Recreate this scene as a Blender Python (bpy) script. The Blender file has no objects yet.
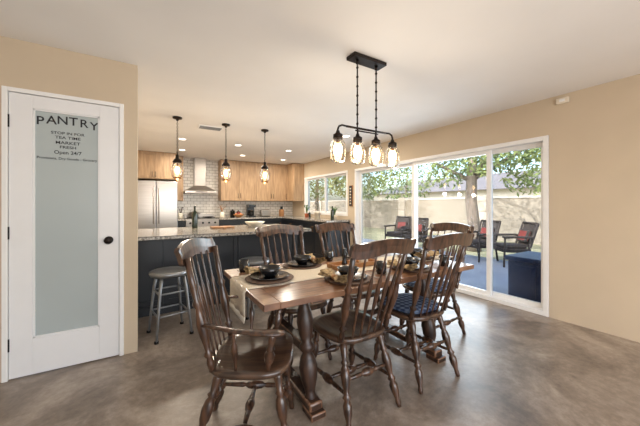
import bpy, bmesh, math, random
from mathutils import Vector, Matrix
random.seed(7)
S=bpy.context.scene
def lin(c):
    return tuple(((v/255)/12.92 if v/255<=0.04045 else ((v/255+0.055)/1.055)**2.4) for v in c)+(1,)
# ---------------- materials
def newmat(name):
    m=bpy.data.materials.new(name); m.use_nodes=True
    nt=m.node_tree; b=nt.nodes['Principled BSDF']; return m,nt,b
def mat(name,c,rough=.5,metal=0,var=0.06,scale=8,bump=0,emit=0,coat=0,c2=None,stretch=(1,1,1),detail=3):
    m,nt,b=newmat(name)
    tc=nt.nodes.new('ShaderNodeTexCoord'); mp=nt.nodes.new('ShaderNodeMapping')
    mp.inputs['Scale'].default_value=stretch
    nz=nt.nodes.new('ShaderNodeTexNoise'); nz.inputs['Scale'].default_value=scale; nz.inputs['Detail'].default_value=detail
    nt.links.new(tc.outputs['Object'],mp.inputs[0]); nt.links.new(mp.outputs[0],nz.inputs['Vector'])
    cr=nt.nodes.new('ShaderNodeValToRGB')
    a=lin(c)
    if c2 is None:
        lo=tuple(x*(1-var) for x in a[:3])+(1,); hi=tuple(min(1,x*(1+var)) for x in a[:3])+(1,)
    else: lo=a; hi=lin(c2)
    cr.color_ramp.elements[0].position=.35; cr.color_ramp.elements[1].position=.65
    cr.color_ramp.elements[0].color=lo; cr.color_ramp.elements[1].color=hi
    nt.links.new(nz.outputs['Fac'],cr.inputs[0]); nt.links.new(cr.outputs[0],b.inputs['Base Color'])
    b.inputs['Roughness'].default_value=rough; b.inputs['Metallic'].default_value=metal
    if coat: b.inputs['Coat Weight'].default_value=coat; b.inputs['Coat Roughness'].default_value=.15
    if bump:
        bp=nt.nodes.new('ShaderNodeBump'); bp.inputs['Strength'].default_value=bump; bp.inputs['Distance'].default_value=.01
        nt.links.new(nz.outputs['Fac'],bp.inputs['Height']); nt.links.new(bp.outputs[0],b.inputs['Normal'])
    if emit:
        b.inputs['Emission Color'].default_value=a; b.inputs['Emission Strength'].default_value=emit
    return m
def glassmat(name,tint=(255,255,255),gl=.08,rough=.02):
    m,nt,b=newmat(name); nt.nodes.remove(b)
    out=nt.nodes['Material Output']
    t=nt.nodes.new('ShaderNodeBsdfTransparent'); t.inputs[0].default_value=lin(tint)
    g=nt.nodes.new('ShaderNodeBsdfGlossy'); g.inputs['Roughness'].default_value=rough
    lw=nt.nodes.new('ShaderNodeLayerWeight'); lw.inputs[0].default_value=.25
    mu=nt.nodes.new('ShaderNodeMath'); mu.operation='MULTIPLY_ADD'; mu.inputs[1].default_value=.4; mu.inputs[2].default_value=gl
    mx=nt.nodes.new('ShaderNodeMixShader')
    nt.links.new(lw.outputs['Fresnel'],mu.inputs[0]); nt.links.new(mu.outputs[0],mx.inputs[0])
    nt.links.new(t.outputs[0],mx.inputs[1]); nt.links.new(g.outputs[0],mx.inputs[2]); nt.links.new(mx.outputs[0],out.inputs[0])
    return m
def brickmat(name,c1,c2,mortar,w,h,rot,ms=.01,rough=.3,bump=.3):
    m,nt,b=newmat(name)
    tc=nt.nodes.new('ShaderNodeTexCoord'); mp=nt.nodes.new('ShaderNodeMapping'); mp.inputs['Rotation'].default_value=rot
    br=nt.nodes.new('ShaderNodeTexBrick'); br.inputs['Scale'].default_value=1
    br.inputs['Brick Width'].default_value=w; br.inputs['Row Height'].default_value=h; br.inputs['Mortar Size'].default_value=ms
    br.inputs['Color1'].default_value=lin(c1); br.inputs['Color2'].default_value=lin(c2); br.inputs['Mortar'].default_value=lin(mortar)
    nt.links.new(tc.outputs['Object'],mp.inputs[0]); nt.links.new(mp.outputs[0],br.inputs[0]); nt.links.new(br.outputs[0],b.inputs['Base Color'])
    bp=nt.nodes.new('ShaderNodeBump'); bp.inputs['Strength'].default_value=bump; bp.inputs['Distance'].default_value=.004; bp.invert=True
    nt.links.new(br.outputs['Fac'],bp.inputs['Height']); nt.links.new(bp.outputs[0],b.inputs['Normal'])
    b.inputs['Roughness'].default_value=rough
    return m
def floormat():
    m,nt,b=newmat('stained_concrete')
    tc=nt.nodes.new('ShaderNodeTexCoord')
    n1=nt.nodes.new('ShaderNodeTexNoise'); n1.inputs['Scale'].default_value=1.6; n1.inputs['Detail'].default_value=10; n1.inputs['Roughness'].default_value=.7; n1.inputs['Distortion'].default_value=.7
    n2=nt.nodes.new('ShaderNodeTexNoise'); n2.inputs['Scale'].default_value=16; n2.inputs['Detail'].default_value=8; n2.inputs['Roughness'].default_value=.75
    for n in (n1,n2): nt.links.new(tc.outputs['Object'],n.inputs['Vector'])
    ad=nt.nodes.new('ShaderNodeMath'); ad.operation='MULTIPLY_ADD'; ad.inputs[1].default_value=.45
    nt.links.new(n2.outputs['Fac'],ad.inputs[0]); nt.links.new(n1.outputs['Fac'],ad.inputs[2])
    cr=nt.nodes.new('ShaderNodeValToRGB'); e=cr.color_ramp.elements
    e[0].position=.56; e[0].color=lin((104,92,82)); e[1].position=.9; e[1].color=lin((172,158,144))
    x=e.new(.72); x.color=lin((136,122,109))
    nt.links.new(ad.outputs[0],cr.inputs[0]); nt.links.new(cr.outputs[0],b.inputs['Base Color'])
    mr=nt.nodes.new('ShaderNodeMapRange'); mr.inputs['To Min'].default_value=.24; mr.inputs['To Max'].default_value=.42
    nt.links.new(n2.outputs['Fac'],mr.inputs[0]); nt.links.new(mr.outputs[0],b.inputs['Roughness'])
    bp=nt.nodes.new('ShaderNodeBump'); bp.inputs['Strength'].default_value=.1; bp.inputs['Distance'].default_value=.006
    nt.links.new(n2.outputs['Fac'],bp.inputs['Height']); nt.links.new(bp.outputs[0],b.inputs['Normal'])
    return m
def plaid():
    m,nt,b=newmat('blue_plaid_fabric')
    tc=nt.nodes.new('ShaderNodeTexCoord')
    def wave(d):
        w=nt.nodes.new('ShaderNodeTexWave'); w.bands_direction=d; w.inputs['Scale'].default_value=7; nt.links.new(tc.outputs['Object'],w.inputs[0]); return w
    a=wave('X'); c=wave('Y'); s=nt.nodes.new('ShaderNodeMath'); s.operation='ADD'
    nt.links.new(a.outputs['Fac'],s.inputs[0]); nt.links.new(c.outputs['Fac'],s.inputs[1])
    cr=nt.nodes.new('ShaderNodeValToRGB'); cr.color_ramp.elements[0].color=lin((44,60,92)); cr.color_ramp.elements[1].color=lin((130,148,176)); cr.color_ramp.elements[0].position=.3
    h=nt.nodes.new('ShaderNodeMath'); h.operation='MULTIPLY'; h.inputs[1].default_value=.5
    nt.links.new(s.outputs[0],h.inputs[0]); nt.links.new(h.outputs[0],cr.inputs[0]); nt.links.new(cr.outputs[0],b.inputs['Base Color']); b.inputs['Roughness'].default_value=.9
    return m
M={}
M['wall']=mat('wall_paint_tan',(201,184,160),.85,var=.02,scale=3,bump=.03)
M['ceil']=mat('ceiling_paint',(236,232,227),.8,var=.015,scale=2)
M['floor']=floormat(); M['plaid']=plaid()
M['white']=mat('white_trim',(236,235,233),.4,var=.01)
M['doorwhite']=mat('door_white',(230,230,230),.4,var=.01)
M['frost']=mat('frosted_glass',(170,179,179),.35,var=.04,scale=1.2)
M['black']=mat('black_metal',(22,20,20),.4,metal=.6)
M['ink']=mat('sign_ink',(30,30,34),.6)
M['chair']=mat('dark_stained_wood',(42,28,21),.3,c2=(90,62,45),scale=14,stretch=(3,3,.5),coat=.4)
M['chair_seat']=mat('worn_seat_wood',(54,39,31),.28,c2=(94,70,54),scale=10,stretch=(5,.7,1),coat=.5)
M['table']=mat('table_wood',(98,66,47),.3,c2=(148,108,80),scale=9,stretch=(.6,7,1),coat=.35,detail=6)
M['tdark']=mat('table_base_wood',(42,29,23),.4,c2=(72,50,38),scale=9,stretch=(1,5,1))
M['runner']=mat('linen_runner',(212,200,180),.9,var=.1,scale=120,bump=.3)
M['mat']=mat('woven_napkin',(190,164,120),.9,c2=(118,96,68),scale=60,bump=.4)
M['blk']=mat('black_stoneware',(20,20,22),.25,coat=.3)
M['charger']=mat('woven_charger',(70,52,42),.7,c2=(105,80,62),scale=50,bump=.3)
M['oak']=mat('cabinet_oak',(154,124,94),.45,c2=(182,152,118),scale=5,stretch=(5,5,.6))
M['cabblk']=mat('island_navy_black',(20,24,30),.4,var=.1)
M['steel']=mat('stainless_steel',(178,172,166),.28,metal=.9,var=.05,scale=3,stretch=(1,1,20))
M['galv']=mat('galvanised_metal',(150,152,154),.38,metal=.7,var=.15)
M['granite']=mat('granite',(200,194,184),.15,c2=(92,86,80),scale=45,detail=6,coat=.3)
M['tile']=brickmat('subway_tile',(230,226,220),(220,216,208),(150,142,134),.15,.075,(math.radians(90),0,0),.005,.2)
M['brass']=mat('aged_brass',(120,84,50),.35,metal=.9)
M['bronze']=mat('dark_bronze',(40,32,28),.4,metal=.7)
M['bulb']=mat('warm_bulb',(255,208,146),.5,emit=16)
M['bulb2']=mat('warm_bulb_chandelier',(255,224,178),.5,emit=20)
M['can']=mat('downlight_lens',(255,240,220),.5,emit=6)
M['jar']=glassmat('jar_glass',(250,247,242),.16,.12)
M['glass']=glassmat('window_glass',(240,244,246),.03)
M['bottle']=mat('bottle_glass_dark',(20,38,26),.1,coat=.5)
M['red']=mat('red_fabric',(126,52,46),.8)
M['wicker']=mat('dark_wicker',(48,42,40),.8,c2=(76,66,60),scale=60,bump=.4)
M['green']=mat('plant_leaf',(62,98,48),.6,c2=(98,134,66),scale=6)
M['leaf']=mat('tree_leaf',(72,96,52),.6,c2=(162,174,104),scale=2.5)
M['bark']=mat('tree_bark',(112,102,94),.9,c2=(158,142,128),scale=10,stretch=(3,3,.6),bump=.6)
M['grass']=mat('dry_lawn_grass',(148,146,112),.9,c2=(178,170,136),scale=6)
M['patio']=mat('patio_concrete',(150,156,168),.6,c2=(172,176,186),scale=2)
M['block']=brickmat('block_wall',(212,199,184),(197,184,169),(166,154,139),.4,.2,(math.radians(90),0,math.radians(90)),.015,.9)
M['stucco']=mat('neighbour_stucco',(220,212,202),.9)
M['roof']=mat('neighbour_roof',(124,119,120),.9,var=.2,scale=12)
M['navy']=mat('navy_vinyl',(28,46,80),.4,var=.1)
M['cream']=mat('cream_ceramic',(226,216,198),.35)
M['copper']=mat('terracotta',(170,92,58),.6)
M['orange']=mat('orange_fruit',(214,120,40),.5)
M['woodlight']=mat('wood_board',(176,128,82),.5,c2=(150,104,64),scale=8,stretch=(1,6,1))
M['screen']=mat('black_glass',(12,12,14),.1,coat=.6)

# ---------------- builder
class B:
    def __init__(s,name):
        s.name=name; s.bm=bmesh.new(); s.mats=[]; s.T=Matrix.Identity(4)
    def mi(s,m):
        m=M[m] if isinstance(m,str) else m
        if m not in s.mats: s.mats.append(m)
        return s.mats.index(m)
    def add(s,vs,fs,m,smooth=False):
        k=s.mi(m); v=[s.bm.verts.new(s.T@Vector(p)) for p in vs]; out=[]
        for f in fs:
            try:
                q=s.bm.faces.new([v[i] for i in f]); q.material_index=k; q.smooth=smooth; out.append(q)
            except ValueError: pass
        return v,out
    def box(s,x0,x1,y0,y1,z0,z1,m,bev=0):
        P=[(x,y,z) for x in (x0,x1) for y in (y0,y1) for z in (z0,z1)]
        F=[(0,1,3,2),(4,6,7,5),(0,4,5,1),(2,3,7,6),(0,2,6,4),(1,5,7,3)]
        v,f=s.add(P,F,m)
        if bev:
            es=list({e for q in f for e in q.edges})
            bmesh.ops.bevel(s.bm,geom=es,offset=bev,segments=2,affect='EDGES',profile=.5)
        return s
    def lathe(s,p0,p1,prof,m,seg=10,flat=1.0,cap=True):
        p0=Vector(p0);p1=Vector(p1);d=p1-p0;n=d.normalized()
        ref=Vector((1,0,0)) if abs(n.x)<.9 else Vector((0,1,0))
        a=(ref-n*ref.dot(n)).normalized(); b=n.cross(a)
        V=[];F=[]
        for t,r in prof:
            c=p0+d*t
            for i in range(seg):
                th=2*math.pi*i/seg; V.append(c+a*math.cos(th)*r+b*math.sin(th)*r*flat)
        for j in range(len(prof)-1):
            for i in range(seg):
                k=(i+1)%seg; F.append((j*seg+i,j*seg+k,(j+1)*seg+k,(j+1)*seg+i))
        if cap: F.append(tuple(range(seg))[::-1]); F.append(tuple((len(prof)-1)*seg+i for i in range(seg)))
        s.add(V,F,m,True)
    def rev(s,c,prof,m,seg=20,cap=True):  # prof (r,z)
        V=[];F=[];c=Vector(c)
        for r,z in prof:
            for i in range(seg):
                th=2*math.pi*i/seg; V.append(c+Vector((math.cos(th)*r,math.sin(th)*r,z)))
        for j in range(len(prof)-1):
            for i in range(seg):
                k=(i+1)%seg; F.append((j*seg+i,j*seg+k,(j+1)*seg+k,(j+1)*seg+i))
        if cap: F.append(tuple(range(seg))[::-1]); F.append(tuple((len(prof)-1)*seg+i for i in range(seg)))
        s.add(V,F,m,True)
    def tube(s,pts,r,m,seg=8,flat=1.0):
        pts=[Vector(p) for p in pts]; V=[];F=[]; prev=None
        n=len(pts)
        for j,p in enumerate(pts):
            d=(pts[min(j+1,n-1)]-pts[max(j-1,0)]).normalized()
            if prev is None:
                ref=Vector((0,0,1)) if abs(d.z)<.9 else Vector((1,0,0)); a=(ref-d*ref.dot(d)).normalized()
            else: a=(prev-d*prev.dot(d)).normalized()
            prev=a; b=d.cross(a); rr=r[j] if isinstance(r,(list,tuple)) else r
            for i in range(seg):
                th=2*math.pi*i/seg; V.append(p+a*math.cos(th)*rr*flat+b*math.sin(th)*rr)
        for j in range(n-1):
            for i in range(seg):
                k=(i+1)%seg; F.append((j*seg+i,j*seg+k,(j+1)*seg+k,(j+1)*seg+i))
        F.append(tuple(range(seg))[::-1]); F.append(tuple((n-1)*seg+i for i in range(seg)))
        s.add(V,F,m,True)
    def sph(s,c,r,m,seg=12,sc=(1,1,1)):
        rings=seg//2
        V=[];F=[];c=Vector(c)
        for j in range(rings+1):
            ph=-math.pi/2+math.pi*j/rings; rr=max(math.cos(ph),.02)*r
            for i in range(seg):
                th=2*math.pi*i/seg; V.append(c+Vector((math.cos(th)*rr*sc[0],math.sin(th)*rr*sc[1],math.sin(ph)*r*sc[2])))
        for j in range(rings):
            for i in range(seg):
                k=(i+1)%seg; F.append((j*seg+i,j*seg+k,(j+1)*seg+k,(j+1)*seg+i))
        s.add(V,F,m,True)
    def grid(s,fn,nu,nv,m,thick=0):
        V=[fn(i/nu,j/nv) for i in range(nu+1) for j in range(nv+1)]
        F=[(i*(nv+1)+j,(i+1)*(nv+1)+j,(i+1)*(nv+1)+j+1,i*(nv+1)+j+1) for i in range(nu) for j in range(nv)]
        s.add(V,F,m,True)
    def done(s,loc=(0,0,0),rz=0,parent=None,recalc=True):
        if recalc: bmesh.ops.recalc_face_normals(s.bm,faces=s.bm.faces[:])
        me=bpy.data.meshes.new(s.name); s.bm.to_mesh(me); s.bm.free()
        for m in s.mats: me.materials.append(m)
        o=bpy.data.objects.new(s.name,me); S.collection.objects.link(o)
        o.location=loc; o.rotation_euler=(0,0,rz)
        if parent: o.parent=parent
        return o
def copy(o,loc,rz=0):
    n=bpy.data.objects.new(o.name.split('.')[0],o.data); S.collection.objects.link(n); n.location=loc; n.rotation_euler=(0,0,rz); return n

H=2.44; XR=3.8; YB=7.9; YP=2.85
# ---------------- shell
b=B('floor'); b.box(-2.1,XR+.15,-2.6,YB+.1,-.1,0,'floor'); b.done()
b=B('ceiling'); b.box(-2.1,XR+.15,-2.6,YB+.1,H,H+.15,'ceil'); b.done()
b=B('wall_right')
b.box(XR,XR+.15,-2.5,1.34,0,H,'wall'); b.box(XR,XR+.15,1.34,4.79,2.03,H,'wall'); b.box(XR,XR+.15,4.79,5.05,0,H,'wall')
b.box(XR,XR+.15,5.05,7.1,0,1.0,'wall'); b.box(XR,XR+.15,5.05,7.1,2.03,H,'wall'); b.box(XR,XR+.15,7.1,YB,0,H,'wall'); b.done()
b=B('wall_back'); b.box(-.5,XR+.15,YB,YB+.1,0,H,'wall'); b.done()
b=B('wall_kitchen_left'); b.box(-.5,-.4,YP+.12,YB,0,H,'wall'); b.done()
b=B('wall_pantry')
b.box(-2.0,-.89,YP,YP+.12,0,H,'wall'); b.box(-.89,-.185,YP,YP+.12,2.09,H,'wall'); b.box(-.185,-.09,YP,YP+.12,0,H,'wall'); b.done()
b=B('wall_left'); b.box(-2.1,-2.0,-2.5,YP+.12,0,H,'wall'); b.done()
b=B('wall_rear')
b.box(-2.0,-1.2,-2.6,-2.5,0,H,'wall'); b.box(-1.2,3.0,-2.6,-2.5,2.2,H,'wall'); b.box(-1.2,3.0,-2.6,-2.5,0,.3,'wall'); b.box(3.0,XR,-2.6,-2.5,0,H,'wall'); b.done()

# ---------------- pantry door
b=B('trim_1')
b.box(-.89,-.86,YP-.012,YP+.1,0,2.09,'white',.003); b.box(-.215,-.185,YP-.012,YP+.1,0,2.09,'white',.003); b.box(-.86,-.215,YP-.012,YP+.1,2.06,2.09,'white',.003); b.done()
b=B('door_1')
x0,x1=-.857,-.218; gx0,gx1=-.735,-.345; y0,y1=YP,YP+.04
b.box(x0,gx0,y0,y1,.008,2.056,'doorwhite',.002); b.box(gx1,x1,y0,y1,.008,2.056,'doorwhite',.002)
b.box(gx0,gx1,y0,y1,.008,.27,'doorwhite',.002); b.box(gx0,gx1,y0,y1,1.96,2.056,'doorwhite',.002)
for q in ((gx0,gx0+.012,.27,1.96),(gx1-.012,gx1,.27,1.96),(gx0,gx1,.27,.282),(gx0,gx1,1.948,1.96)):
    b.box(q[0],q[1],y0+.004,y1-.01,q[2],q[3],'doorwhite',.002)
b.box(gx0+.01,gx1-.01,y0+.015,y0+.025,.28,1.95,'frost')
b.lathe((-.285,y0,.965),(-.285,y0-.06,.965),[(0,.03),(.12,.03),(.15,.012),(.5,.012),(.55,.024),(.8,.03),(1,.02)],'bronze',16)
for z in (.25,1.05,1.85):
    b.box(x0-.006,x0+.004,y0-.008,y0+.004,z-.045,z+.045,'black')
door=b.done()
def text(body,x,z,size,parent,y=YP+.014,sx=1,off=0):
    c=bpy.data.curves.new('lettering','FONT'); c.body=body; c.size=size; c.align_x='CENTER'; c.align_y='CENTER'; c.extrude=.0006; c.offset=size*off
    o=bpy.data.objects.new('tmp',c); S.collection.objects.link(o); bpy.context.view_layer.update()
    dg=bpy.context.evaluated_depsgraph_get(); me=bpy.data.meshes.new_from_object(o.evaluated_get(dg)); me.materials.clear(); me.materials.append(M['ink'])
    bpy.data.objects.remove(o)
    n=bpy.data.objects.new('lettering',me); S.collection.objects.link(n); n.location=(x,y,z); n.rotation_euler=(math.radians(90),0,0); n.scale=(sx,1,1); n.parent=parent
gc=(gx0+gx1)/2
for i,ch in enumerate('PANTRY'):
    k=(i-2.5)/2.5; text(ch,gc+k*.158,1.885-.02*k*k+.012,.088,door,off=.012)
text('STOP IN FOR',gc,1.80,.028,door,sx=1.2,off=.01); text('TEA TIME',gc,1.766,.03,door,sx=1.2,off=.01)
text('MARKET',gc,1.727,.032,door,sx=1.2,off=.01); text('FRESH',gc,1.693,.03,door,sx=1.2,off=.01)
text('Open 24/7',gc,1.652,.037,door,off=.01); text('Provisions, Dry Goods - Grocery',gc,1.605,.026,door,off=.01)

# ---------------- sliding door & windows
def frameYZ(b,ya,yb,za,zb,w,xa,xb,m='white'):
    b.box(xa,xb,ya,ya+w,za,zb,m,.003); b.box(xa,xb,yb-w,yb,za,zb,m,.003)
    b.box(xa,xb,ya+w,yb-w,zb-w,zb,m,.003); b.box(xa,xb,ya+w,yb-w,za,za+w,m,.003)
b=B('door_2')
frameYZ(b,1.342,4.788,.002,2.028,.05,XR-.015,XR+.14)
for ya,yb,xo in ((1.39,2.05,.08),(1.98,3.28,.03),(3.22,4.74,.08)):
    frameYZ(b,ya,yb,.05,1.98,.055,XR+xo,XR+xo+.04)
    b.box(XR+xo+.017,XR+xo+.023,ya+.05,yb-.05,.1,1.93,'glass')
b.box(XR+.005,XR+.03,2.0,2.025,.85,1.15,'white',.004)
b.done()
b=B('window_1')
frameYZ(b,5.05,7.1,1.0,2.03,.05,XR-.01,XR+.14)
for ya,yb,xo in ((5.1,6.1,.08),(6.05,7.05,.04)):
    frameYZ(b,ya,yb,1.05,1.98,.04,XR+xo,XR+xo+.035)
    b.box(XR+xo+.015,XR+xo+.02,ya+.03,yb-.03,1.08,1.95,'glass')
b.done()
b=B('added_rear_window')  # unseen rear window, added to let light in behind the camera
for q in ((-1.2,-1.14),(.87,.93),(2.94,3.0)): b.box(q[0],q[1],-2.58,-2.5,.3,2.2,'white')
b.box(-1.14,2.94,-2.58,-2.5,.3,.36,'white'); b.box(-1.14,2.94,-2.58,-2.5,2.14,2.2,'white'); b.done()
# wall sign & vents
b=B('wall_sign'); b.box(XR-.02,XR-.001,4.86,4.98,1.22,1.68,'woodlight',.003); b.box(XR-.025,XR-.018,4.87,4.97,1.23,1.67,'ink')
for i in range(6): b.box(XR-.028,XR-.024,4.9,4.94,1.27+i*.065,1.30+i*.065,'cream')
b.done()
b=B('motion_sensor'); b.box(XR-.03,XR-.0005,1.16,1.27,2.34,2.40,'cream',.008); b.box(XR-.034,XR-.028,1.19,1.24,2.355,2.385,'white',.002); b.done()
b=B('ceiling_vent'); b.box(.62,.97,4.45,4.65,H-.012,H-.0005,'white',.003)
for i in range(7): b.box(.64,.95,4.47+i*.025,4.48+i*.025,H-.016,H-.01,'galv')
b.done()
# recessed downlights
cans=[(.5,5.6),(1.5,5.6),(2.6,5.6),(.6,6.7),(1.9,6.7),(2.9,3.9),(3.0,6.8)]
for i,(x,y) in enumerate(cans):
    b=B('recessed_downlight'); b.rev((x,y,H),[(.055,-.003),(.075,-.008),(.08,-.001)],'white',20,False); b.rev((x,y,H),[(.001,-.004),(.056,-.004)],'can',20,False); b.done()
    L=bpy.data.lights.new('downlight_lamp','AREA'); L.shape='DISK'; L.size=.1; L.energy=17; L.color=(1,.9,.76)
    o=bpy.data.objects.new('downlight_lamp',L); o.location=(x,y,H-.02); S.collection.objects.link(o)

# ---------------- cabinets
def shaker(b,x0,x1,z0,z1,yf,m,handle=None,hz=None,g=.003,hm='black'):
    x0+=g;x1-=g;z0+=g;z1-=g; w=.055
    b.box(x0,x1,yf-.012,yf,z0,z1,m)
    b.box(x0,x0+w,yf-.022,yf-.012,z0,z1,m); b.box(x1-w,x1,yf-.022,yf-.012,z0,z1,m)
    b.box(x0+w,x1-w,yf-.022,yf-.012,z0,z0+w,m); b.box(x0+w,x1-w,yf-.022,yf-.012,z1-w,z1,m)
    if handle is not None:
        hx=x0+.03 if handle=='l' else x1-.03
        b.tube([(hx,yf-.022,hz-.06),(hx,yf-.05,hz-.06),(hx,yf-.05,hz+.06),(hx,yf-.022,hz+.06)],.006,hm,6)
def doors(b,xs,z0,z1,yf,m,hz,hm='black'):
    for i in range(len(xs)-1):
        shaker(b,xs[i],xs[i+1],z0,z1,yf,m,'r' if i%2==0 else 'l',hz,hm=hm)
b=B('upper_cabinet')
b.box(-.395,.555,7.22,YB-.001,1.83,H-.002,'oak'); doors(b,[-.39,.08,.555],1.84,2.42,7.22,'oak',1.93)
b.box(.562,.70,7.57,YB-.012,1.35,H-.002,'oak'); doors(b,[.563,.70],1.36,2.42,7.57,'oak',1.5); b.done()
b=B('upper_cabinet')
b.box(1.58,3.46,7.57,YB-.012,1.36,H-.002,'oak'); doors(b,[1.585,2.05,2.52,2.99,3.455],1.365,2.42,7.57,'oak',1.5)
b.box(3.462,XR-.001,7.14,YB-.012,1.36,H-.002,'oak')
b.T=Matrix.Translation((3.462,7.14,0))@Matrix.Rotation(math.radians(-90),4,'Z')
shaker(b,-.42,0,1.365,2.42,0,'oak','l',1.5); b.T=Matrix.Identity(4)
shaker(b,3.465,XR-.003,1.365,2.42,7.14,'oak'); b.done()
b=B('backsplash_tile'); b.box(.56,XR-.001,YB-.01,YB-.0005,.93,H-.002,'tile'); b.done()
# hood
b=B('range_hood')
b.box(.96,1.22,7.62,YB-.011,1.72,H-.003,'steel',.003)
v=[(.73,7.4,1.60),(1.45,7.4,1.60),(1.45,YB-.012,1.60),(.73,YB-.012,1.60),(.96,7.62,1.74),(1.22,7.62,1.74),(1.22,YB-.012,1.74),(.96,YB-.012,1.74)]
b.add(v,[(0,1,5,4),(1,2,6,5),(3,0,4,7),(2,3,7,6),(0,3,2,1),(4,5,6,7)],'steel')
b.box(.72,1.46,7.38,YB-.012,1.54,1.60,'steel',.004); b.box(.95,1.22,7.375,7.385,1.56,1.585,'black'); b.done()
# fridge
b=B('refrigerator')
b.box(-.3,.54,7.14,7.88,.02,1.78,'galv',.004); b.box(-.298,.118,7.08,7.138,.72,1.78,'steel',.012); b.box(.122,.538,7.08,7.138,.72,1.78,'steel',.012); b.box(-.298,.538,7.08,7.138,.06,.71,'steel',.012)
for x in (.07,.17): b.tube([(x,7.08,.85),(x,7.03,.87),(x,7.03,1.6),(x,7.08,1.62)],.012,'steel',8)
b.tube([(-.2,7.08,.62),(-.19,7.03,.62),(.43,7.03,.62),(.44,7.08,.62)],.012,'steel',8)
for x in (-.25,.5): b.box(x-.03,x+.03,7.2,7.8,0,.03,'black')
b.done()
# base cabinets and range
b=B('base_cabinet')
b.box(.56,.72,7.3,YB-.012,0,.88,'cabblk'); shaker(b,.56,.72,.1,.86,7.3,'cabblk'); b.box(.555,.725,7.27,YB-.012,.88,.92,'granite',.004)
b.box(1.48,XR-.002,7.3,YB-.012,0,.88,'cabblk'); doors(b,[1.48,2.04,2.6,3.15],.1,.86,7.3,'cabblk',.7,'brass'); b.box(1.475,XR-.002,7.27,YB-.012,.88,.92,'granite',.004)
b.box(3.2,XR-.002,4.98,7.3,0,.88,'cabblk'); b.box(3.17,XR-.012,4.95,7.268,.88,.92,'granite',.004)
b.T=Matrix.Translation((3.2,7.25,0))@Matrix.Rotation(math.radians(-90),4,'Z')
doors(b,[0,.56,1.13,1.7,2.26],.1,.86,0,'cabblk',.7,'brass'); b.T=Matrix.Identity(4)
shaker(b,3.2,XR-.003,.1,.86,4.98,'cabblk')
b.done()
b=B('kitchen_range')
b.box(.73,1.47,7.26,YB-.012,.02,.91,'steel',.004); b.box(.79,1.41,7.25,7.262,.25,.62,'screen'); b.tube([(.8,7.25,.7),(.8,7.2,.7),(1.4,7.2,.7),(1.4,7.25,.7)],.012,'steel')
for i in range(5): b.lathe((.82+i*.14,7.26,.82),(.82+i*.14,7.22,.82),[(0,.025),(1,.02)],'black',12)
b.box(.75,1.45,7.3,7.85,.91,.925,'black',.003)
for x in (.92,1.28):
    for y in (7.42,7.7):
        b.rev((x,y,.925),[(.05,0),(.05,.012),(.02,.015)],'black',12)
        b.box(x-.12,x+.12,y-.006,y+.006,.94,.955,'black'); b.box(x-.006,x+.006,y-.12,y+.12,.94,.955,'black')
        for s in (-1,1): b.box(x+s*.11-.006,x+s*.11+.006,y-.006,y+.006,.925,.945,'black')
b.box(.75,1.45,7.8,YB-.012,.92,1.02,'steel',.003)
b.box(.8,1.4,7.3,7.8,0,.03,'black'); b.done()
# island
b=B('kitchen_island')
b.box(-.3,1.85,3.72,4.5,.0,.88,'cabblk')
xs=[-.3,.13,.56,.99,1.42,1.85]
for i in range(5): shaker(b,xs[i],xs[i+1],.1,.87,3.72,'cabblk')
b.box(-.3,1.85,3.69,3.72,0,.1,'cabblk')
b.T=Matrix.Translation((1.85,3.72,0))@Matrix.Rotation(math.radians(90),4,'Z'); doors(b,[0,.39,.78],.1,.87,0,'cabblk',.7); b.T=Matrix.Identity(4)
b.box(-.34,1.93,3.4,4.6,.88,.92,'granite',.006); b.done()
# ---------------- pendants
def pend(x,y,zb=1.59):
    b=B('pendant_light')
    b.rev((x,y,H),[(.06,-.001),(.058,-.02),(.02,-.03),(.012,-.05)],'bronze',16)
    z=H-.05; i=0
    while z>zb+.37:
        a=Vector((.008,0,0)) if i%2 else Vector((0,.008,0))
        c=Vector((x,y,z)); b.tube([c+a+Vector((0,0,-.004)),c+a*1.2+Vector((0,0,-.014)),c+a+Vector((0,0,-.026)),c-a+Vector((0,0,-.026)),c-a*1.2+Vector((0,0,-.014)),c-a+Vector((0,0,-.004)),c+a+Vector((0,0,-.004))],.003,'bronze',5); z-=.024;i+=1
    b.rev((x,y,zb),[(.005,.38),(.008,.345),(.022,.335),(.022,.29),(.04,.28),(.058,.25),(.058,.232),(.045,.232)],'bronze',18)
    b.rev((x,y,zb),[(.052,.235),(.056,.21),(.078,.17),(.082,.12),(.07,.06),(.052,.03),(.03,.02)],'jar',20,False)
    b.rev((x,y,zb),[(.05,.035),(.056,.03),(.052,.018),(.03,.01),(.012,0),(.002,-.012)],'brass',18)
    for k in range(4):
        t=math.pi/4+k*math.pi/2; b.tube([(x+math.cos(t)*r,y+math.sin(t)*r,zb+z) for r,z in ((.06,.24),(.086,.17),(.09,.12),(.076,.06),(.054,.028))],.0028,'brass',5)
    b.rev((x,y,zb),[(.012,.232),(.012,.19)],'brass',10); b.sph((x,y,zb+.13),.032,'bulb',12,(1,1,1.6)); b.done()
    L=bpy.data.lights.new('pendant_lamp','POINT'); L.energy=7; L.color=(1,.82,.6); L.shadow_soft_size=.05
    o=bpy.data.objects.new('pendant_lamp',L); o.location=(x,y,zb-.08); S.collection.objects.link(o)
for x in (.32,.96,1.56): pend(x,4.25)
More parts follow.
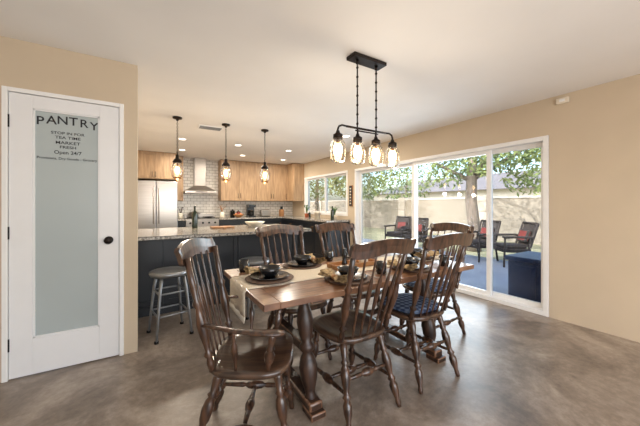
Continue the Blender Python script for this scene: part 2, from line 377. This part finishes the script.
# ---------------- chandelier
b=B('linear_chandelier'); cx,cy=1.52,1.76
b.box(cx-.17,cx+.17,cy-.055,cy+.055,H-.03,H-.001,'bronze',.006)
for sx in (-.1,.1):
    x=cx+sx
    b.rev((x,cy,H-.06),[(.012,0),(.012,.03)],'bronze',8)
    b.tube([(x,cy,H-.05),(x,cy,1.86)],.006,'bronze',8)
    for k in range(7): b.rev((x,cy,1.9+k*.075),[(.006,-.012),(.011,0),(.006,.012)],'bronze',8,False)
jx=[cx-.29,cx-.097,cx+.097,cx+.29]
b.tube([(cx-.21,cy,1.865),(cx+.21,cy,1.865)],.009,'bronze',8); b.tube([(cx-.12,cy,1.845),(cx+.12,cy,1.845)],.006,'bronze',8)
for s in (-1,1):
    b.tube([(cx+s*.2,cy,1.865),(cx+s*.25,cy,1.868),(cx+s*.28,cy,1.855),(cx+s*.29,cy,1.83),(cx+s*.29,cy,1.79)],.008,'bronze',8)
    b.tube([(cx+s*.097,cy,1.865),(cx+s*.097,cy,1.79)],.008,'bronze',8)
for x in jx:
    b.rev((x,cy,1.575),[(.012,.245),(.018,.225),(.036,.215),(.038,.185),(.03,.185)],'bronze',16)
    b.rev((x,cy,1.575),[(.033,.19),(.036,.175),(.054,.155),(.06,.13),(.06,.04),(.052,.012),(.03,.0),(.002,0)],'jar',20,False)
    b.rev((x,cy,1.575),[(.034,.182),(.038,.178),(.034,.174)],'bronze',14,False)
    b.sph((x,cy,1.575+.1),.036,'bulb2',12,(1,1,1.4)); b.rev((x,cy,1.575),[(.013,.185),(.013,.14)],'brass',8)
b.done()
for x in (cx-.2,cx+.2):
    L=bpy.data.lights.new('chandelier_lamp','POINT'); L.energy=8; L.color=(1,.87,.7); L.shadow_soft_size=.06
    o=bpy.data.objects.new('chandelier_lamp',L); o.location=(x,cy,1.53); S.collection.objects.link(o)

# ---------------- chairs
LEG=[(0,.014),(.05,.017),(.1,.014),(.2,.025),(.28,.027),(.33,.016),(.36,.027),(.4,.016),(.44,.016),(.5,.024),(.6,.029),(.68,.024),(.72,.015),(.75,.024),(.78,.015),(.9,.022),(1,.02)]
STR=[(0,.009),(.2,.012),(.32,.015),(.36,.01),(.4,.02),(.5,.026),(.6,.02),(.64,.01),(.68,.015),(.8,.012),(1,.009)]
POST=[(0,.016),(.08,.018),(.12,.013),(.15,.024),(.18,.013),(.22,.014),(.32,.022),(.42,.026),(.52,.018),(.56,.013),(.6,.023),(.64,.013),(.75,.017),(1,.014)]
SPN=[(0,.007),(.1,.008),(.3,.009),(.4,.013),(.55,.017),(.68,.013),(.73,.007),(.9,.007),(1,.006)]
def chair(arms=False,cushion=False):
    b=B('dining_armchair' if arms else 'dining_chair'); W=.235 if arms else .218
    bk=-.285 if arms else -.335
    N=36; rings=[(.86,-.024),(.96,-.014),(1,0),(1,.012),(.96,.02),(.8,.016),(.5,.009),(.2,.007)]
    def outl(th):
        c,s_=math.cos(th),math.sin(th); e=.62
        x=math.copysign(abs(c)**e,c)*W; y=math.copysign(abs(s_)**e,s_)*.215
        x*= (1+.06*(y/.215)); 
        return x,y
    V=[];F=[]
    for k,z in rings:
        for i in range(N):
            x,y=outl(2*math.pi*i/N); V.append((x*k,y*k,.447+z+(0.006 if (k<.9 and z>0 and abs(x*k)<.05 and y>0.05) else 0)))
    for j in range(len(rings)-1):
        for i in range(N):
            k=(i+1)%N; F.append((j*N+i,j*N+k,(j+1)*N+k,(j+1)*N+i))
    F.append(tuple(range(N))[::-1]); F.append(tuple((len(rings)-1)*N+i for i in range(N)))
    b.add(V,F,'chair_seat',True)
    if cushion:
        V=[];F=[]; rg=[(.8,.468),(.88,.476),(.9,.486),(.86,.495),(.6,.502),(.15,.503)]
        for k,z in rg:
            for i in range(N):
                x,y=outl(2*math.pi*i/N); V.append((x*k,y*k+.01,z))
        for j in range(len(rg)-1):
            for i in range(N):
                k=(i+1)%N; F.append((j*N+i,j*N+k,(j+1)*N+k,(j+1)*N+i))
        F.append(tuple(range(N))[::-1]); F.append(tuple((len(rg)-1)*N+i for i in range(N))); b.add(V,F,'plaid',True)
    feet={}
    for s in (-1,1):
        feet[(s,1)]=((s*.185,.20,0),(s*.145,.14,.435)); feet[(s,-1)]=((s*.195,-.27,0),(s*.14,-.14,.435))
    for f,t in feet.values(): b.lathe(f,t,LEG,'chair',10)
    def at(k,z):
        f,t=feet[k]; u=z/.435; return Vector(f).lerp(Vector(t),u)
    for s in (-1,1): b.lathe(at((s,1),.15),at((s,-1),.17),STR,'chair',8)
    m=[at((s,1),.15).lerp(at((s,-1),.17),.5) for s in (-1,1)]; b.lathe(m[0],m[1],STR,'chair',8)
    b.lathe(at((-1,1),.22),at((1,1),.22),STR,'chair',8); b.lathe(at((-1,-1),.24),at((1,-1),.24),STR,'chair',8)
    # back
    def by(u): return bk-.035*(1-u*u)
    tw=.205
    for s in (-1,1): b.lathe((s*.175,-.165,.455),(s*tw,by(1)+.012,1.0),POST,'chair',10)
    for i in range(5):
        u=(i-2)/3.0
        b.lathe((u*.165,-.18-.01*(1-u*u),.455),(u*tw,by(u)+.01,.985),SPN,'chair',8,flat=.65)
    nu=28; V=[];F=[]
    for i in range(nu+1):
        u=-1+2*i/nu; x=u*(tw+.035); y=by(min(1,abs(u)*1.05))
        top=1.03+.036*max(0,math.cos(u*math.pi*.5))**.8+ (.016*math.exp(-((abs(u)-.94)/.07)**2)); bot=.962+.022*math.exp(-(u/.4)**2)
        if abs(u)>.9: bot+=.02*(abs(u)-.9)/.1
        lean=.02
        V+= [(x,y+.011,bot),(x,y+.013-lean*.5,(top+bot)/2),(x,y+.011-lean,top),(x,y-.011-lean,top),(x,y-.009-lean*.5,(top+bot)/2),(x,y-.011,bot)]
    for i in range(nu):
        for j in range(6):
            k=(j+1)%6; F.append((i*6+j,i*6+k,(i+1)*6+k,(i+1)*6+j))
    F.append((5,4,3,2,1,0)); F.append(tuple(nu*6+j for j in range(6))); b.add(V,F,'chair',False)
    if arms:
        for s in (-1,1):
            b.tube([(s*.19,-.22,.685),(s*.225,-.13,.68),(s*.25,-.03,.672),(s*.262,.08,.668),(s*.258,.15,.665),(s*.25,.185,.662)],[.016,.018,.02,.026,.03,.018],'chair',10,flat=.45)
            b.lathe((s*.2,.1,.455),(s*.255,.13,.662),[(0,.011),(.2,.013),(.3,.022),(.45,.026),(.55,.014),(.6,.022),(.65,.012),(.85,.017),(1,.012)],'chair',10)
            b.lathe((s*.195,-.05,.455),(s*.242,-.05,.67),SPN,'chair',8)
    return b
c0=chair().done((1.13,1.5,0),0)
c1=chair(cushion=True).done((1.74,1.5,0),math.radians(-2))
copy(c0,(1.06,2.09,0),math.radians(182)); copy(c0,(1.66,2.09,0),math.radians(178)); copy(c1,(2.33,1.78,0),math.radians(91))
chair(True).done((.485,1.495,0),math.radians(-90-28))
# ---------------- table
TX0,TX1,TY0,TY1,TZ=.48,2.3,1.32,2.2,.755
b=B('dining_table')
n=6; w=(TY1-TY0)/n
for i in range(n): b.box(TX0+.09,TX1-.09,TY0+i*w+.0008,TY0+(i+1)*w-.0008,TZ-.035,TZ,'table',.002)
b.box(TX0,TX0+.089,TY0,TY1,TZ-.035,TZ,'table',.004); b.box(TX1-.089,TX1,TY0,TY1,TZ-.035,TZ,'table',.004)
ym=(TY0+TY1)/2
TL=[(0,.032),(.04,.042),(.08,.03),(.12,.034),(.22,.052),(.32,.058),(.4,.046),(.45,.03),(.48,.046),(.52,.046),(.55,.03),(.62,.044),(.74,.054),(.84,.044),(.9,.03),(.94,.042),(1,.042)]
for x in (.84,1.98):
    for s in (-1,1): b.lathe((x,ym+s*.27,.05),(x,ym+s*.17,.68),TL,'tdark',16)
    b.box(x-.045,x+.045,ym-.36,ym+.36,.675,.72,'tdark',.006)
    b.box(x-.045,x+.045,ym-.34,ym+.34,.03,.085,'tdark',.012)
    for s in (-1,1): b.box(x-.05,x+.05,ym+s*.31-.06,ym+s*.31+.06,0,.04,'tdark',.008)
    b.box(x-.03,x+.03,ym-.23,ym+.23,.33,.39,'tdark',.006)
b.lathe((.84,ym,.36),(1.98,ym,.36),[(0,.02),(.1,.024),(.2,.03),(.24,.02),(.28,.032),(.32,.02),(.4,.03),(.5,.036),(.6,.03),(.68,.02),(.72,.032),(.76,.02),(.8,.03),(.9,.024),(1,.02)],'tdark',12); b.done()
# runner
b=B('table_runner')
def rf(u,v):
    y=ym-.15+.34*v; L=u*2.16
    if L<.16: return (TX0-.008-.008*math.sin(v*9)**2,y,TZ-.16+L+.004)
    return (TX0-.008+(L-.16),y,TZ+.002)
b.grid(rf,60,10,'runner')
for i in range(18):
    y=ym-.145+.33*i/17; b.tube([(TX0-.01,y,TZ-.155),(TX0-.014,y+.004,TZ-.19)],.002,'cream',4)
ro=b.done(); md=ro.modifiers.new('s','SOLIDIFY'); md.thickness=.003; md.offset=1
# place settings
def setting(x,y,rz,dz=0):
    b=B('place_setting')
    b.rev((0,0,0),[(.002,.001),(.15,.001),(.16,.008),(.155,.011),(.002,.008)],'charger',28,False)
    b.rev((0,0,.011),[(.002,0),(.08,0),(.125,.012),(.128,.015),(.12,.015),(.08,.004),(.002,.004)],'blk',28,False)
    b.rev((0,0,.016),[(.002,0),(.035,0),(.06,.03),(.073,.062),(.069,.062),(.055,.03),(.03,.006),(.002,.006)],'blk',24,False)
    def nf(u,v):
        t=(u-.5)*2; a=v*2*math.pi; r=.013+.042*abs(t)**1.2
        r*=1+.2*math.sin(a*5+t*3)
        return (-.12+math.cos(a)*r*1.1, t*.1-.02, .034+math.sin(a)*r*.42+.012*abs(t))
    b.grid(nf,12,24,'mat'); b.lathe((-.12,-.035,.034),(-.12,-.005,.034),[(0,.018),(1,.018)],'woodlight',14)
    for dx in (.175,.19):
        b.tube([(dx,-.1,.004),(dx,0,.004),(dx,.08,.006)],[.004,.003,.006],'steel',6,flat=.4)
    return b.done((x,y,TZ+.001+dz),rz)
setting(1.13,1.5,0); setting(1.74,1.5,0); setting(1.06,2.02,math.pi); setting(1.66,2.02,math.pi)
setting(.68,1.76,-math.pi/2,.007); setting(2.1,1.76,math.pi/2,.007)
b=B('serving_tray'); z=TZ+.008
b.box(1.18,1.6,1.7,1.84,z,z+.012,'woodlight',.004)
for q in ((1.18,1.6,1.7,1.71),(1.18,1.6,1.83,1.84),(1.18,1.19,1.71,1.83),(1.59,1.6,1.71,1.83)): b.box(*q,z+.012,z+.035,'woodlight',.002)
b.done()
b=B('salt_pepper_mill'); b.rev((1.3,1.77,z+.0125),[(.022,0),(.024,.02),(.015,.05),(.02,.08),(.022,.1),(.012,.115),(.014,.13),(.003,.14)],'blk',16); b.done()
b=B('salt_pepper_mill'); b.rev((1.37,1.75,z+.0125),[(.022,0),(.024,.02),(.015,.05),(.02,.08),(.022,.1),(.012,.115),(.014,.13),(.003,.14)],'woodlight',16); b.done()
b=B('candle_jar'); b.rev((1.49,1.77,z+.0125),[(.035,0),(.038,.01),(.038,.08),(.035,.08),(.034,.06),(.002,.06)],'cream',18); b.done()
def mug(x,y,rz):
    b=B('coffee_mug'); b.rev((0,0,0),[(.002,0),(.032,0),(.037,.01),(.038,.085),(.035,.085),(.034,.012),(.002,.01)],'blk',20,False)
    b.tube([(.036,0,.07),(.06,0,.066),(.064,0,.045),(.055,0,.025),(.036,0,.02)],.005,'blk',7); b.done((x,y,TZ+.001),rz)
mug(1.43,1.5,1.5); mug(1.355,2.08,1.6); mug(.6,2.07,1.9); mug(2.04,1.42,0)
# ---------------- stool
def stool(x,y,rz):
    b=B('counter_stool')
    b.rev((0,0,.6),[(.002,.012),(.12,.008),(.165,.018),(.178,.012),(.178,-.01),(.165,-.03),(.16,-.012),(.002,-.005)],'galv',28,False)
    for k in range(4):
        t=math.pi/4+k*math.pi/2; c,s_=math.cos(t),math.sin(t)
        b.tube([(c*.13,s_*.13,.59),(c*.16,s_*.16,.45),(c*.185,s_*.185,.25),(c*.215,s_*.215,.01)],[.026,.024,.02,.017],'galv',8,flat=.6)
        b.rev((c*.215,s_*.215,0),[(.02,0),(.018,.02)],'black',10)
    for z,r in ((.22,.188),(.42,.165)):
        P=[(math.cos(a)*r,math.sin(a)*r,z) for a in [math.pi/4+k*math.pi/2 for k in range(5)]]
        for i in range(4): b.tube([P[i],P[i+1]],.009,'galv',8)
    b.done((x,y,0),rz)
stool(.17,3.1,.2); stool(1.05,3.2,.1)
# ---------------- counter items
def item(name,x,y,z,prof,m,extra=None):
    b=B(name); b.rev((x,y,z),prof,m,18)
    if extra: extra(b)
    return b.done()
zc=.921
def stems(x,y,z,n,h,m):
    def f(b):
        for i in range(n):
            a=random.random()*6.28; r=.05+random.random()*.06
            p=[(x,y,z),(x+math.cos(a)*r*.4,y+math.sin(a)*r*.4,z+h*.6),(x+math.cos(a)*r,y+math.sin(a)*r,z+h*(.7+.3*random.random()))]
            b.tube(p,[.006,.006,.004],m,5)
            e=Vector(p[2]); t=Vector((math.cos(a),math.sin(a),.5))*.05; q=Vector((-math.sin(a),math.cos(a),0))*.02
            b.add([e,e+t*.5+q,e+t,e+t*.5-q],[(0,1,2,3)],m)
    return f
pot=[(.045,0),(.06,.08),(.065,.1),(.05,.1)]
item('utensil_crock',1.62,7.6,zc,[(.055,0),(.06,.02),(.06,.15),(.05,.15)],'cream',stems(1.62,7.6,zc+.12,7,.2,'woodlight'))
item('utensil_crock',.64,7.6,zc,[(.045,0),(.05,.02),(.05,.13),(.04,.13)],'cream',stems(.64,7.6,zc+.1,5,.18,'tdark'))
item('canister',1.9,7.65,zc,[(.06,0),(.062,.16),(.064,.16),(.064,.18),(.02,.19),(.02,.21),(.01,.215)],'blk')
item('canister',2.06,7.65,zc,[(.05,0),(.052,.13),(.054,.13),(.054,.15),(.018,.16),(.018,.18),(.01,.185)],'blk')
b=B('coffee_maker'); b.box(2.3,2.5,7.5,7.75,zc,zc+.04,'blk',.005); b.box(2.3,2.5,7.66,7.75,zc+.04,zc+.34,'blk',.01); b.box(2.3,2.5,7.5,7.66,zc+.26,zc+.34,'blk',.01); b.rev((2.4,7.57,zc+.04),[(.05,0),(.06,.05),(.055,.12),(.04,.14)],'screen',16); b.tube([(2.4,7.51,zc+.16),(2.4,7.47,zc+.15),(2.4,7.47,zc+.08),(2.4,7.515,zc+.07)],.008,'blk'); b.done()
b=B('toaster'); b.box(2.66,2.94,7.52,7.7,zc+.01,zc+.2,'steel',.03); b.box(2.7,2.9,7.565,7.585,zc+.19,zc+.203,'blk'); b.box(2.7,2.9,7.635,7.655,zc+.19,zc+.203,'blk'); b.box(2.68,2.92,7.54,7.68,zc,zc+.02,'blk'); b.box(2.655,2.67,7.6,7.63,zc+.1,zc+.13,'blk'); b.done()
b=B('fruit_bowl'); b.rev((2.0,7.42,zc),[(.05,0),(.06,.01),(.12,.06),(.14,.09),(.132,.09),(.1,.05),(.002,.02)],'woodlight',20,False)
for i in range(7):
    a=i*1.05; b.sph((2.0+(.06*math.cos(a) if i<6 else 0),7.42+(.06*math.sin(a) if i<6 else 0),zc+(.075 if i<6 else .12)),.038,'orange' if i%2 else 'red',10)
b.done()
b=B('knife_block'); b.T=Matrix.Translation((3.3,7.6,zc)); b.box(-.05,.05,-.07,.07,0,.2,'woodlight',.005)
for i in range(4): b.box(-.035+i*.02,-.025+i*.02,-.02,.02,.2,.29,'blk')
b.done()
item('potted_plant',3.65,6.7,zc,pot,'copper',stems(3.65,6.7,zc+.08,16,.24,'green'))
item('potted_plant',3.65,5.35,zc,pot,'cream',stems(3.65,5.35,zc+.08,16,.2,'green'))
item('soap_bottle',3.6,6.45,zc,[(.03,0),(.03,.12),(.01,.14),(.01,.17)],'bottle')
b=B('kitchen_faucet'); b.rev((3.66,6.05,zc),[(.03,0),(.025,.02),(.015,.04)],'steel',16); b.tube([(3.66,6.05,zc+.02),(3.66,6.05,zc+.28),(3.64,6.05,zc+.36),(3.58,6.05,zc+.4),(3.51,6.05,zc+.37),(3.49,6.05,zc+.27)],.011,'steel',10); b.tube([(3.66,6.05,zc+.06),(3.66,5.98,zc+.1)],.007,'steel'); b.done()
b=B('cookware_pot'); b.rev((.92,7.42,.956),[(.09,0),(.1,.01),(.1,.11),(.104,.112),(.1,.125),(.02,.14),(.02,.16),(.004,.165)],'steel',22); 
for s in (-1,1): b.tube([(.92+s*.098,7.40,1.03),(.92+s*.13,7.40,1.035),(.92+s*.13,7.44,1.035),(.92+s*.098,7.44,1.03)],.006,'black')
b.done()
# on the island
wine=[(.036,0),(.038,.01),(.038,.19),(.03,.22),(.014,.25),(.013,.3),(.016,.3),(.016,.315)]
item('wine_bottle',.55,4.35,zc,wine,'bottle')
item('wine_bottle',3.45,5.15,zc,wine,'bottle')
b=B('serving_bowl'); b.rev((1.35,4.1,zc),[(.05,0),(.06,.01),(.12,.05),(.15,.08),(.142,.08),(.1,.045),(.002,.02)],'cream',24,False); b.done()
b=B('cutting_board'); b.box(.75,1.05,4.1,4.32,zc,zc+.02,'woodlight',.006); b.box(.88,.92,4.02,4.105,zc,zc+.02,'woodlight',.006); b.done()
for i,(x,y) in enumerate(((3.3,5.5),(3.4,5.75))):
    item('canister',x,y,zc,[(.05,0),(.052,.14),(.054,.14),(.054,.16),(.018,.17),(.018,.19),(.01,.195)],'cream')

# ---------------- exterior
b=B('lawn_ground'); b.box(3.96,60,-25,60,-.2,-.06,'grass'); b.done()
b=B('patio_slab'); b.box(3.96,7.0,-4,9,-.06,-.03,'patio'); b.done()
b=B('block_wall'); b.box(11,11.2,-10,30,-.06,1.5,'block'); b.box(10.97,11.23,-10,30,1.5,1.56,'stucco')
for i in range(11): b.box(10.9,11.3,-10+i*4-.2,-10+i*4+.2,-.06,1.62,'block')
b.done()
b=B('neighbour_house'); b.box(18,26,5,20,-.06,2.3,'stucco')
b.add([(17.4,4.4,2.2),(26.6,4.4,2.2),(26.6,20.6,2.2),(17.4,20.6,2.2),(22,8,3.6),(22,17,3.6)],[(0,1,4),(1,2,5,4),(2,3,5),(3,0,4,5),(3,2,1,0)],'roof'); b.done()
b=B('neighbour_house'); b.box(17,24,-8,1.5,-.06,2.3,'stucco')
b.add([(16.4,-8.6,2.2),(24.6,-8.6,2.2),(24.6,2.1,2.2),(16.4,2.1,2.2),(20.5,-6,3.6),(20.5,-.5,3.6)],[(0,1,4),(1,2,5,4),(2,3,5),(3,0,4,5),(3,2,1,0)],'roof'); b.done()
def leaves(b,clusters,size,m='leaf'):
    k=b.mi(m)
    for (c,r,n) in clusters:
        for _ in range(n):
            while True:
                p=Vector([random.uniform(-1,1) for _ in range(3)])
                if p.length<1: break
            p=Vector(c)+Vector((p.x*r[0],p.y*r[1],p.z*r[2]))
            d=Vector([random.gauss(0,1) for _ in range(3)]).normalized(); e=d.cross(Vector([random.gauss(0,1) for _ in range(3)])).normalized()
            s=size*random.uniform(.6,1.2)
            v=[b.bm.verts.new(q) for q in (p-d*s,p+e*s*.35,p+d*s,p-e*s*.35)]
            f=b.bm.faces.new(v); f.material_index=k
b=B('shade_tree')
tx,ty=7.9,4.55
b.tube([(tx,ty,-.06),(tx+.03,ty,.6),(tx-.05,ty+.05,1.4),(tx,ty+.05,2.2),(tx+.1,ty,3.4)],[.2,.16,.15,.13,.08],'bark',12)
br=[((tx,ty,1.9),(tx-.6,ty+1.0,2.6),(tx-1.2,ty+2.2,2.8)),((tx,ty,2.1),(tx-.4,ty-.9,2.7),(tx-1.2,ty-1.8,2.7)),((tx,ty,2.3),(tx+.8,ty+.7,3),(tx+1.2,ty+2,3.2)),((tx,ty,2.0),(tx+.5,ty-1.2,2.8),(tx+.3,ty-2.4,2.9))]
for q in br: b.tube(q,[.07,.045,.015],'bark',7)
cl=[((tx-1.2,ty+1.9,2.75),(.9,1.2,.55),600),((tx-1.2,ty-1.5,2.6),(.9,.9,.55),600),((tx+1,ty+1.6,3.0),(1.2,1.4,.8),400),((tx+.2,ty-2.3,2.7),(1,1,.7),600),((tx,ty,3.4),(2,2.5,.8),900),((tx-.9,ty-2.0,2.0),(.4,.4,.6),240),((tx+.3,ty-1.1,2.1),(.45,.5,.6),300),((tx-.5,ty+.5,2.2),(.5,.6,.5),320),((tx-.5,ty-.6,2.35),(.5,.6,.4),260)]
leaves(b,cl,.09); b.done(recalc=False)
def bush(x,y,h,r,n):
    b=B('garden_tree'); b.tube([(x,y,-.06),(x,y,h*.5),(x+.1,y,h*.8)],[.12,.09,.04],'bark',8)
    leaves(b,[((x,y,h*.68),(r,r,h*.36),n)],.14); b.done(recalc=False)
bush(8.6,10.6,4.2,1.6,1500); bush(8.0,13.5,4.5,1.9,1500); bush(14,2.2,3.8,1.6,500); bush(13.5,12,3.6,1.6,900)
def pchair(x,y,rz):
    b=B('patio_chair')
    for s in (-1,1):
        b.tube([(s*.28,.26,0),(s*.28,.24,.6),(s*.28,-.2,.62),(s*.27,-.3,.6)],.02,'wicker',7); b.tube([(s*.26,-.3,0),(s*.26,-.22,.4),(s*.26,-.38,.9)],.022,'wicker',7)
        b.tube([(s*.27,.22,.36),(s*.27,-.24,.36)],.02,'wicker',7)
        b.box(s*.28-.045,s*.28+.045,-.26,.28,.6,.64,'wicker',.01)
    b.tube([(-.26,-.38,.9),(.26,-.38,.9)],.022,'wicker',7); b.box(-.26,.26,-.24,.26,.3,.38,'wicker',.01)
    b.box(-.24,.24,-.2,.26,.38,.45,'wicker',.03)
    b.T=Matrix.Translation((0,-.25,.4))@Matrix.Rotation(math.radians(17),4,'X'); b.box(-.24,.24,-.03,.01,0,.52,'wicker',.01); b.box(-.17,.17,.01,.1,.08,.36,'red',.04)
    b.done((x,y,-.03 if x<7 else -.06),rz)
pchair(6.6,3.7,math.radians(75)); pchair(6.6,3.0,math.radians(50)); pchair(6.2,5.2,math.radians(115)); pchair(6.6,6.2,math.radians(100))
b=B('patio_table'); b.rev((5.8,4.2,-.03),[(.25,0),(.25,.03),(.04,.05),(.04,.48),(.35,.5),(.35,.53)],'bronze',24); b.done()
b=B('storage_bench'); b.box(4.2,4.85,.9,1.95,-.03,.5,'navy',.02); b.box(4.17,4.88,.87,1.98,.5,.56,'navy',.015)
for y in (1.1,1.42,1.74): b.box(4.192,4.2,y-.12,y+.12,.05,.45,'navy')
b.done()

# ---------------- light
w=bpy.data.worlds.new('World'); S.world=w; w.use_nodes=True; nt=w.node_tree
sk=nt.nodes.new('ShaderNodeTexSky'); sk.sky_type='NISHITA'; sk.sun_disc=False; sk.sun_elevation=math.radians(38); sk.sun_rotation=math.radians(250); sk.dust_density=3
nt.links.new(sk.outputs[0],nt.nodes['Background'].inputs[0]); nt.nodes['Background'].inputs[1].default_value=.6
L=bpy.data.lights.new('sun','SUN'); L.energy=5.5; L.angle=.01; L.color=(1,.96,.9)
o=bpy.data.objects.new('sun',L); S.collection.objects.link(o); o.rotation_euler=Vector((.75,-.25,-.62)).to_track_quat('-Z','Y').to_euler()
def area(name,loc,d,sx,sy,e,c):
    L=bpy.data.lights.new(name,'AREA'); L.shape='RECTANGLE'; L.size=sx; L.size_y=sy; L.energy=e; L.color=c
    o=bpy.data.objects.new(name,L); S.collection.objects.link(o); o.location=loc; o.rotation_euler=Vector(d).to_track_quat('-Z','Z').to_euler(); return o
area('rear_fill_light',(.9,-2.45,1.25),(-.12,1,.25),4.0,1.8,120,(.98,.98,1))  # added fill lamp behind the camera, brightens ceiling and pantry wall
area('patio_door_daylight',(XR+.3,3.06,1.1),(-1,0,0),3.3,1.8,110,(.9,.95,1)).data.spread=2.6
S.view_settings.view_transform='Standard'; S.view_settings.look='None'

cam=bpy.data.cameras.new('cam'); cam.lens=280/640*36; cam.sensor_width=36; cam.shift_y=-.0125; cam.clip_start=.05
o=bpy.data.objects.new('camera',cam); S.collection.objects.link(o); o.location=(0,0,1.25); o.rotation_euler=(math.radians(90),0,math.radians(-31.3)); S.camera=o
